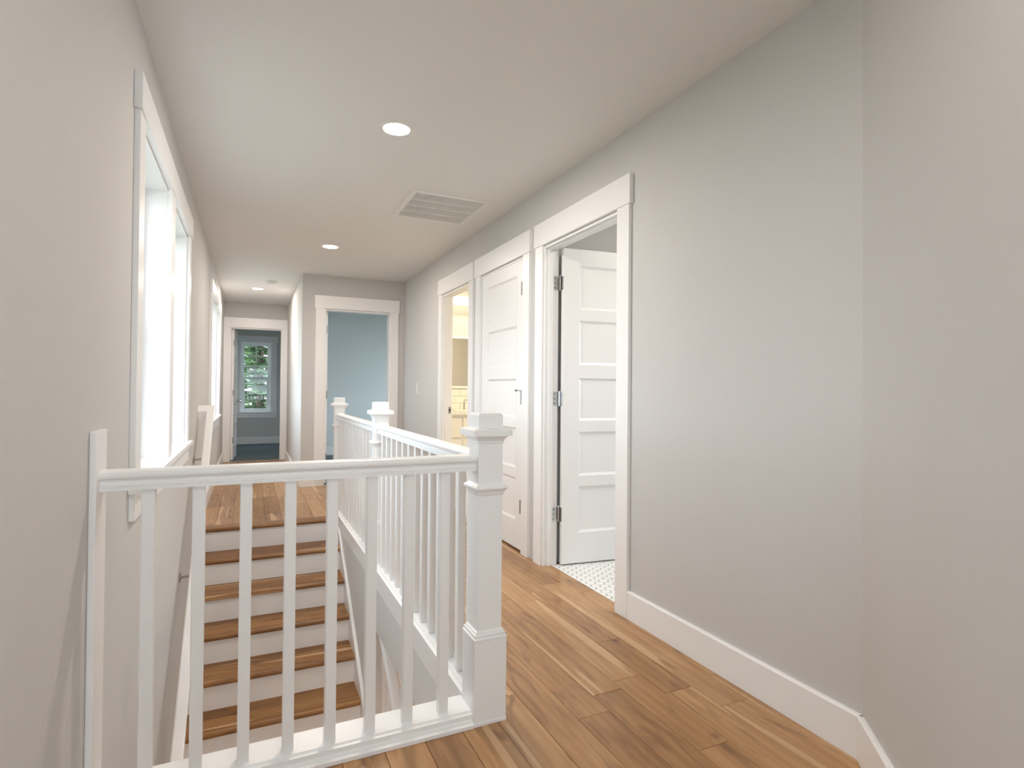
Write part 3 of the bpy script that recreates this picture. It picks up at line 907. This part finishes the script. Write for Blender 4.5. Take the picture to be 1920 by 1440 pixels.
# ------------------------------------------------------------------ railing of the lower flight
low = empty('lower_stair_railing', (XN, 3.5, nosing(3.5)), 'sloping white railing of the lower flight glimpsed below the landing', 'railing')
def slope_prism(bm, prof, y0, y1, xc):
    """profile (x, c) swept along the stair pitch, c measured vertically above the nosing line"""
    A = [bm.verts.new((xc + x, y0, nosing(y0) + c)) for x, c in prof]
    B = [bm.verts.new((xc + x, y1, nosing(y1) + c)) for x, c in prof]
    n = len(prof)
    bm.faces.new(A); bm.faces.new(B[::-1])
    for i in range(n): bm.faces.new((A[i], B[i], B[(i + 1) % n], A[(i + 1) % n]))
bm = bmesh.new(); slope_prism(bm, [(x, z - 0.9 + 0.885) for x, z in [(w, (q - 0.9) * 1.3 + 0.9) for w, q in RAILP]], 1.55, 3.545, XN + 0.012)
mk('handrail', bm, M_TRIM, low)
bm = bmesh.new(); slope_prism(bm, [(-0.0335, -0.28), (0.03, -0.28), (0.03, 0.075), (-0.0335, 0.075)], 1.55, 3.545, XN + 0.012)
mk('closed_stringer', bm, M_TRIM, low)
me2 = bal_mesh(0.76)
y = 1.68
while y < 3.5:
    share('baluster', me2, low, (XN + 0.012, y, nosing(y) + 0.06)); y += 0.115

# ------------------------------------------------------------------ handrail on the left wall
wr = empty('wall_handrail', (XL, 4.9, nosing(4.9) + 0.9), 'square white handrail on brackets following the stairs down the left wall', 'handrail')
bm = bmesh.new()
slope_prism(bm, [(-0.026, 0.948), (-0.020, 0.953), (0.020, 0.953), (0.026, 0.948), (0.026, 0.893), (-0.026, 0.893)], 1.5, 5.06, -0.283)
mk('rail', bm, M_TRIM, wr)
bm = bmesh.new()
slope_prism(bm, [(-0.050, 0.948), (0.0262, 0.954), (0.0262, 0.892), (-0.050, 0.892)], 5.06, 5.12, -0.283)
for v in bm.verts:
    if v.co.x < -0.30: v.co.x = XL + 0.0005
mk('wall_return', bm, M_TRIM, wr)
for y in (4.75, 3.92, 3.05, 2.1):
    z = nosing(y) + 0.893
    bm = bmesh.new()
    lathe(bm, (XL + 0.0005, y, z - 0.06), [(0.028, 0), (0.028, 0.004), (0.012, 0.008)], 'x', 18)
    tube(bm, [(XL + 0.006, y, z - 0.06), (XL + 0.05, y, z - 0.058), (XL + 0.078, y, z - 0.045), (-0.283, y, z - 0.004)], 0.0065)
    box(bm, -0.300, -0.266, y - 0.025, y + 0.025, z - 0.022, z - 0.018)
    mk('bracket', bm, M_NICKEL, wr)

# ------------------------------------------------------------------ ceiling fittings
def can(x, y, z, label, w=CAN_W, col=CAN_COL):
    e = empty('recessed_light', (x, y, z), label, 'ceiling light', group='recessed ceiling lights')
    bm = bmesh.new()
    seg = 40
    prof = [(0.066, -0.001), (0.068, -0.005), (0.078, -0.006), (0.086, -0.002), (0.087, 0.0)]
    rings = [[bm.verts.new((x + r * math.cos(2 * math.pi * k / seg), y + r * math.sin(2 * math.pi * k / seg), z + h)) for k in range(seg)] for r, h in prof]
    for a, b in zip(rings, rings[1:]):
        for i in range(seg): bm.faces.new((a[i], a[(i + 1) % seg], b[(i + 1) % seg], b[i]))
    mk('trim_ring', bm, M_PLASTIC, e, smooth=True)
    bm = bmesh.new(); lathe(bm, (x, y, z - 0.0035), [(0.0665, 0.0), (0.0665, 0.003)], 'z', seg)
    mk('lens', bm, M_LENS, e)
    l = bpy.data.lights.new('recessed_lamp', 'AREA'); l.shape = 'DISK'; l.size = 0.125; l.energy = w; l.color = col
    lo = bpy.data.objects.new('recessed_lamp', l); COL.objects.link(lo); lo.location = (x, y, z - 0.008)
    return e
can(0.657, 2.825, H, 'largest round recessed light in the hall ceiling, nearest the camera')
can(0.661, 5.437, H, 'middle round recessed light, in the hall ceiling before the far doorway')
can(0.077, 8.177, H, 'small round recessed light over the passage beside the smoke detector')
can(0.66, 0.21, H, 'round recessed light over the near end of the hall', 6.0)
can(2.0, 5.2, SLAB, 'added round recessed light, unseen, brightening the storey below', 40)  # added lamp, out of view, lifts the light downstairs
can(0.2, 1.0, SLAB, 'added round recessed light, hidden under the landing, brightening the steps', 26)  # extra lamp hidden beneath the slab to light the risers
can(2.45, 5.6, H, 'added round recessed light, unseen, brightening the washroom vanity', 13, (1.0, 0.80, 0.52))  # added lamp, out of view, lights the vanity front
can(2.6, 2.2, H, 'round recessed light in the hexagon-tiled bathroom ceiling', 7)

sd = empty('smoke_detector', (0.225, 7.527, H), 'small round smoke detector on the passage ceiling', 'smoke detector')
bm = bmesh.new(); lathe(bm, (0.225, 7.527, H - 0.012), [(0.066, 0.012), (0.066, 0.0)], 'z', 28)
mk('base', bm, M_PLASTIC, sd)
bm = bmesh.new(); lathe(bm, (0.225, 7.527, H - 0.040), [(0.0, 0.0), (0.04, 0.001), (0.055, 0.010), (0.060, 0.028)], 'z', 28)
mk('cover', bm, M_PLASTIC, sd, smooth=True)

ve = empty('ceiling_vent', (1.24, 3.935, H), 'square white return-air grille in the hall ceiling', 'vent')
vx0, vx1, vy0, vy1 = 0.955, 1.522, 3.63, 4.243
fr = 0.038
bm = bmesh.new()
def vframe(bm, t):
    for b in ((vx0, vx1, vy0, vy0 + fr), (vx0, vx1, vy1 - fr, vy1), (vx0, vx0 + fr, vy0 + fr, vy1 - fr), (vx1 - fr, vx1, vy0 + fr, vy1 - fr)):
        box(bm, *b, H - t, H)
vframe(bm, 0.007)
mk('frame', bm, M_PLASTIC, ve)
bm = bmesh.new(); box(bm, vx0 + fr, vx1 - fr, vy0 + fr, vy1 - fr, H - 0.0006, H - 0.0001)
mk('backing', bm, M_SHADOW, ve)
gx0, gx1, gy0, gy1 = vx0 + fr, vx1 - fr, vy0 + fr, vy1 - fr
for k in range(1, 4):
    yy = gy0 + (gy1 - gy0) * k / 4
    bx('divider', M_PLASTIC, ve, gx0, gx1, yy - 0.006, yy + 0.006, H - 0.0072, H - 0.0008)
bm = bmesh.new()
n = 40
for k in range(4):
    ya = gy0 + (gy1 - gy0) * k / 4 + (0.006 if k else 0); yb = gy0 + (gy1 - gy0) * (k + 1) / 4 - (0.006 if k < 3 else 0)
    for i in range(n):
        xx = gx0 + (gx1 - gx0) * (i + 0.5) / n
        prism(bm, [(xx - 0.0030, H - 0.0009), (xx - 0.0016, H - 0.0009), (xx + 0.0034, H - 0.0070), (xx + 0.0016, H - 0.0072)], 'y', ya, yb)
mk('slats', bm, M_PLASTIC, ve, kind='stuff')

sw = empty('light_switch', (XR, 6.2, 1.13), 'white light switch plate on the wall before the far corner', 'light switch')
bm = bmesh.new(); box(bm, XR - 0.006, XR, 6.16, 6.24, 1.075, 1.195); mk('plate', bm, M_PLASTIC, sw, bevel=0.002)
bm = bmesh.new(); box(bm, XR - 0.010, XR - 0.006, 6.183, 6.217, 1.10, 1.17); mk('rocker', bm, M_PLASTIC, sw, bevel=0.001)

# ------------------------------------------------------------------ washroom
VX0, VX1 = 1.95, 3.0
van = empty('vanity_cabinet', (2.47, YF - 0.27, 0), 'cream washroom vanity with pale countertop glimpsed through the lit doorway', 'vanity')
bx('body', M_TRIM, van, VX0, VX1, YF - 0.52, YF - 0.001, 0.0, 0.825)
for a, b, nm in ((0.56, 0.79, 'drawer'), (0.10, 0.54, 'door')):
    for x0 in (VX0 + 0.02, 2.30, 2.66):
        x1 = {VX0 + 0.02: 2.28, 2.30: 2.64, 2.66: VX1 - 0.02}[x0]
        q = bx(nm, M_TRIM, van, x0, x1, YF - 0.54, YF - 0.5205, a, b, bevel=0.002)
        bm = bmesh.new(); lathe(bm, ((x0 + x1) / 2, YF - 0.5405, b - 0.06), [(0.006, 0), (0.006, -0.015), (0.014, -0.02), (0.012, -0.028)], 'y', 14)
        mk('knob', bm, M_NICKEL, q)
ct = bx('countertop', M_CERAMIC, van, VX0 - 0.01, VX1, YF - 0.56, YF - 0.001, 0.826, 0.858, bevel=0.003)
bm = bmesh.new()
tube(bm, [(2.47, YF - 0.1, 0.858), (2.47, YF - 0.1, 0.97), (2.47, YF - 0.14, 1.0), (2.47, YF - 0.22, 0.985)], 0.011)
mk('faucet', bm, M_CHROME, van)
bm = bmesh.new()
lathe(bm, (2.47, YF - 0.3, 0.858), [(0.20, 0.0), (0.21, 0.008), (0.19, 0.012), (0.10, 0.004)], 'z', 32)
mk('basin', bm, M_CERAMIC, van)
spl = empty('backsplash', (2.47, YF, 0.86), 'cream subway tile backsplash between the vanity and the mirror', 'backsplash')
bm = bmesh.new(); box(bm, VX0, VX1, YF - 0.004, YF - 0.0005, 0.859, 1.135); mk('grout', bm, M_GROUT, spl)
bm = bmesh.new(); box(bm, -0.074, 0.074, -0.0075, 0, -0.0435, 0.0435)
bmesh.ops.recalc_face_normals(bm, faces=bm.faces[:])
tme = bpy.data.meshes.new('tile'); bm.to_mesh(tme); bm.free(); tme.materials.append(M_CERAMIC)
for r in range(3):
    for c in range(6):
        share('tile', tme, spl, (VX0 + 0.12 + 0.151 * c + (0.0755 if r % 2 else 0), YF - 0.0041, 0.906 + 0.0905 * r))
mi = empty('wall_mirror', (2.47, YF, 1.14), 'framed washroom mirror above the tiles', 'mirror')
bx('glass', M_MIRROR, mi, VX0 + 0.1, VX1 - 0.1, YF - 0.012, YF - 0.002, 1.17, 1.78)
for b in ((VX0 + 0.08, VX1 - 0.08, 1.14, 1.17), (VX0 + 0.08, VX1 - 0.08, 1.78, 1.806)):
    bx('frame', M_TRIM, mi, b[0], b[1], YF - 0.022, YF - 0.001, b[2], b[3])
for b in ((VX0 + 0.08, VX0 + 0.1), (VX1 - 0.1, VX1 - 0.08)):
    bx('frame', M_TRIM, mi, b[0], b[1], YF - 0.022, YF - 0.001, 1.17, 1.78)
vl = empty('vanity_light', (2.47, YF, 2.2), 'glowing bar light above the washroom mirror', 'wall light')
bx('mount', M_NICKEL, vl, 2.2, 2.74, YF - 0.03, YF - 0.001, 2.235, 2.275)
bx('shade', M_SHADE, vl, 2.12, 2.82, YF - 0.12, YF - 0.031, 2.205, 2.305, bevel=0.01)
l = bpy.data.lights.new('vanity_lamp', 'AREA'); l.shape = 'RECTANGLE'; l.size = 0.7; l.size_y = 0.09; l.energy = 6; l.color = (1.0, 0.80, 0.50)
lo = bpy.data.objects.new('vanity_lamp', l); COL.objects.link(lo); lo.location = (2.47, YF - 0.16, 2.22); lo.rotation_euler = (math.radians(-40), 0, 0)

# ------------------------------------------------------------------ outside
bm = bmesh.new(); box(bm, -40, 40, YBED + 0.3, 60, -3.3, -3.2)
box(bm, -40, XL - TW - 0.1, -30, YBED + 0.3, -3.3, -3.2); box(bm, XO + 0.1, 40, -30, YBED + 0.3, -3.3, -3.2)
struct('ground_outside', bm, M_LAWN, 'lawn outside the house', 'ground')
def fir(name, x, y, h, r, seed, mat, label, zb=-3.2):
    rnd = random.Random(seed)
    e = empty(name, (x, y, zb), label, 'tree', group='fir trees outside the bedroom')
    bm = bmesh.new(); lathe(bm, (x, y, zb), [(0.16, 0), (0.11, h * 0.5), (0.02, h * 0.97)], 'z', 12)
    mk('trunk', bm, M_BARK, e)
    bm = bmesh.new()
    z = 0.8
    while z < h * 0.97:
        f = 1 - z / h
        for b in range(9):
            az = rnd.uniform(0, 2 * math.pi)
            L = r * (0.25 + 0.85 * f) * rnd.uniform(0.75, 1.1)
            d = Vector((math.cos(az), math.sin(az), 0)); s = Vector((-d.y, d.x, 0))
            k = 0.12
            while k < 1:
                p = Vector((x, y, zb + z)) + d * (L * k) + Vector((0, 0, 0.12 * L * k - 0.42 * L * k * k))
                for sd_ in (-1, 1):
                    ln = 0.34 * (1.1 - k) + 0.10
                    q = p + (s * sd_ * 0.85 + d * 0.55).normalized() * ln * rnd.uniform(0.7, 1.2) + Vector((0, 0, rnd.uniform(-0.10, 0.02)))
                    wv = (d * 0.075 + Vector((0, 0, rnd.uniform(-0.02, 0.02))))
                    v = [bm.verts.new(c) for c in (p - wv, (p + q) / 2 - wv * 1.1 - Vector((0, 0, 0.02)), q, (p + q) / 2 + wv * 1.1, p + wv)]
                    bm.faces.new(v)
                k += 0.09
        z += 0.18
    mk('foliage', bm, mat, e)
fir('fir_tree', 0.25, 15.6, 6.9, 1.45, 3, M_LEAF2, 'bright green fir close outside the bedroom window')
fir('fir_tree', -1.75, 18.8, 9.0, 1.75, 5, M_LEAF1, 'darker fir seen past the bright one through the bedroom window')
fir('fir_tree', 2.25, 18.8, 9.0, 1.75, 8, M_LEAF1, 'dark fir with its trunk beyond the bedroom window edge')
fir('fir_tree', 0.2, 23.4, 11.0, 2.6, 11, M_LEAF2, 'tall pale fir furthest from the bedroom window')
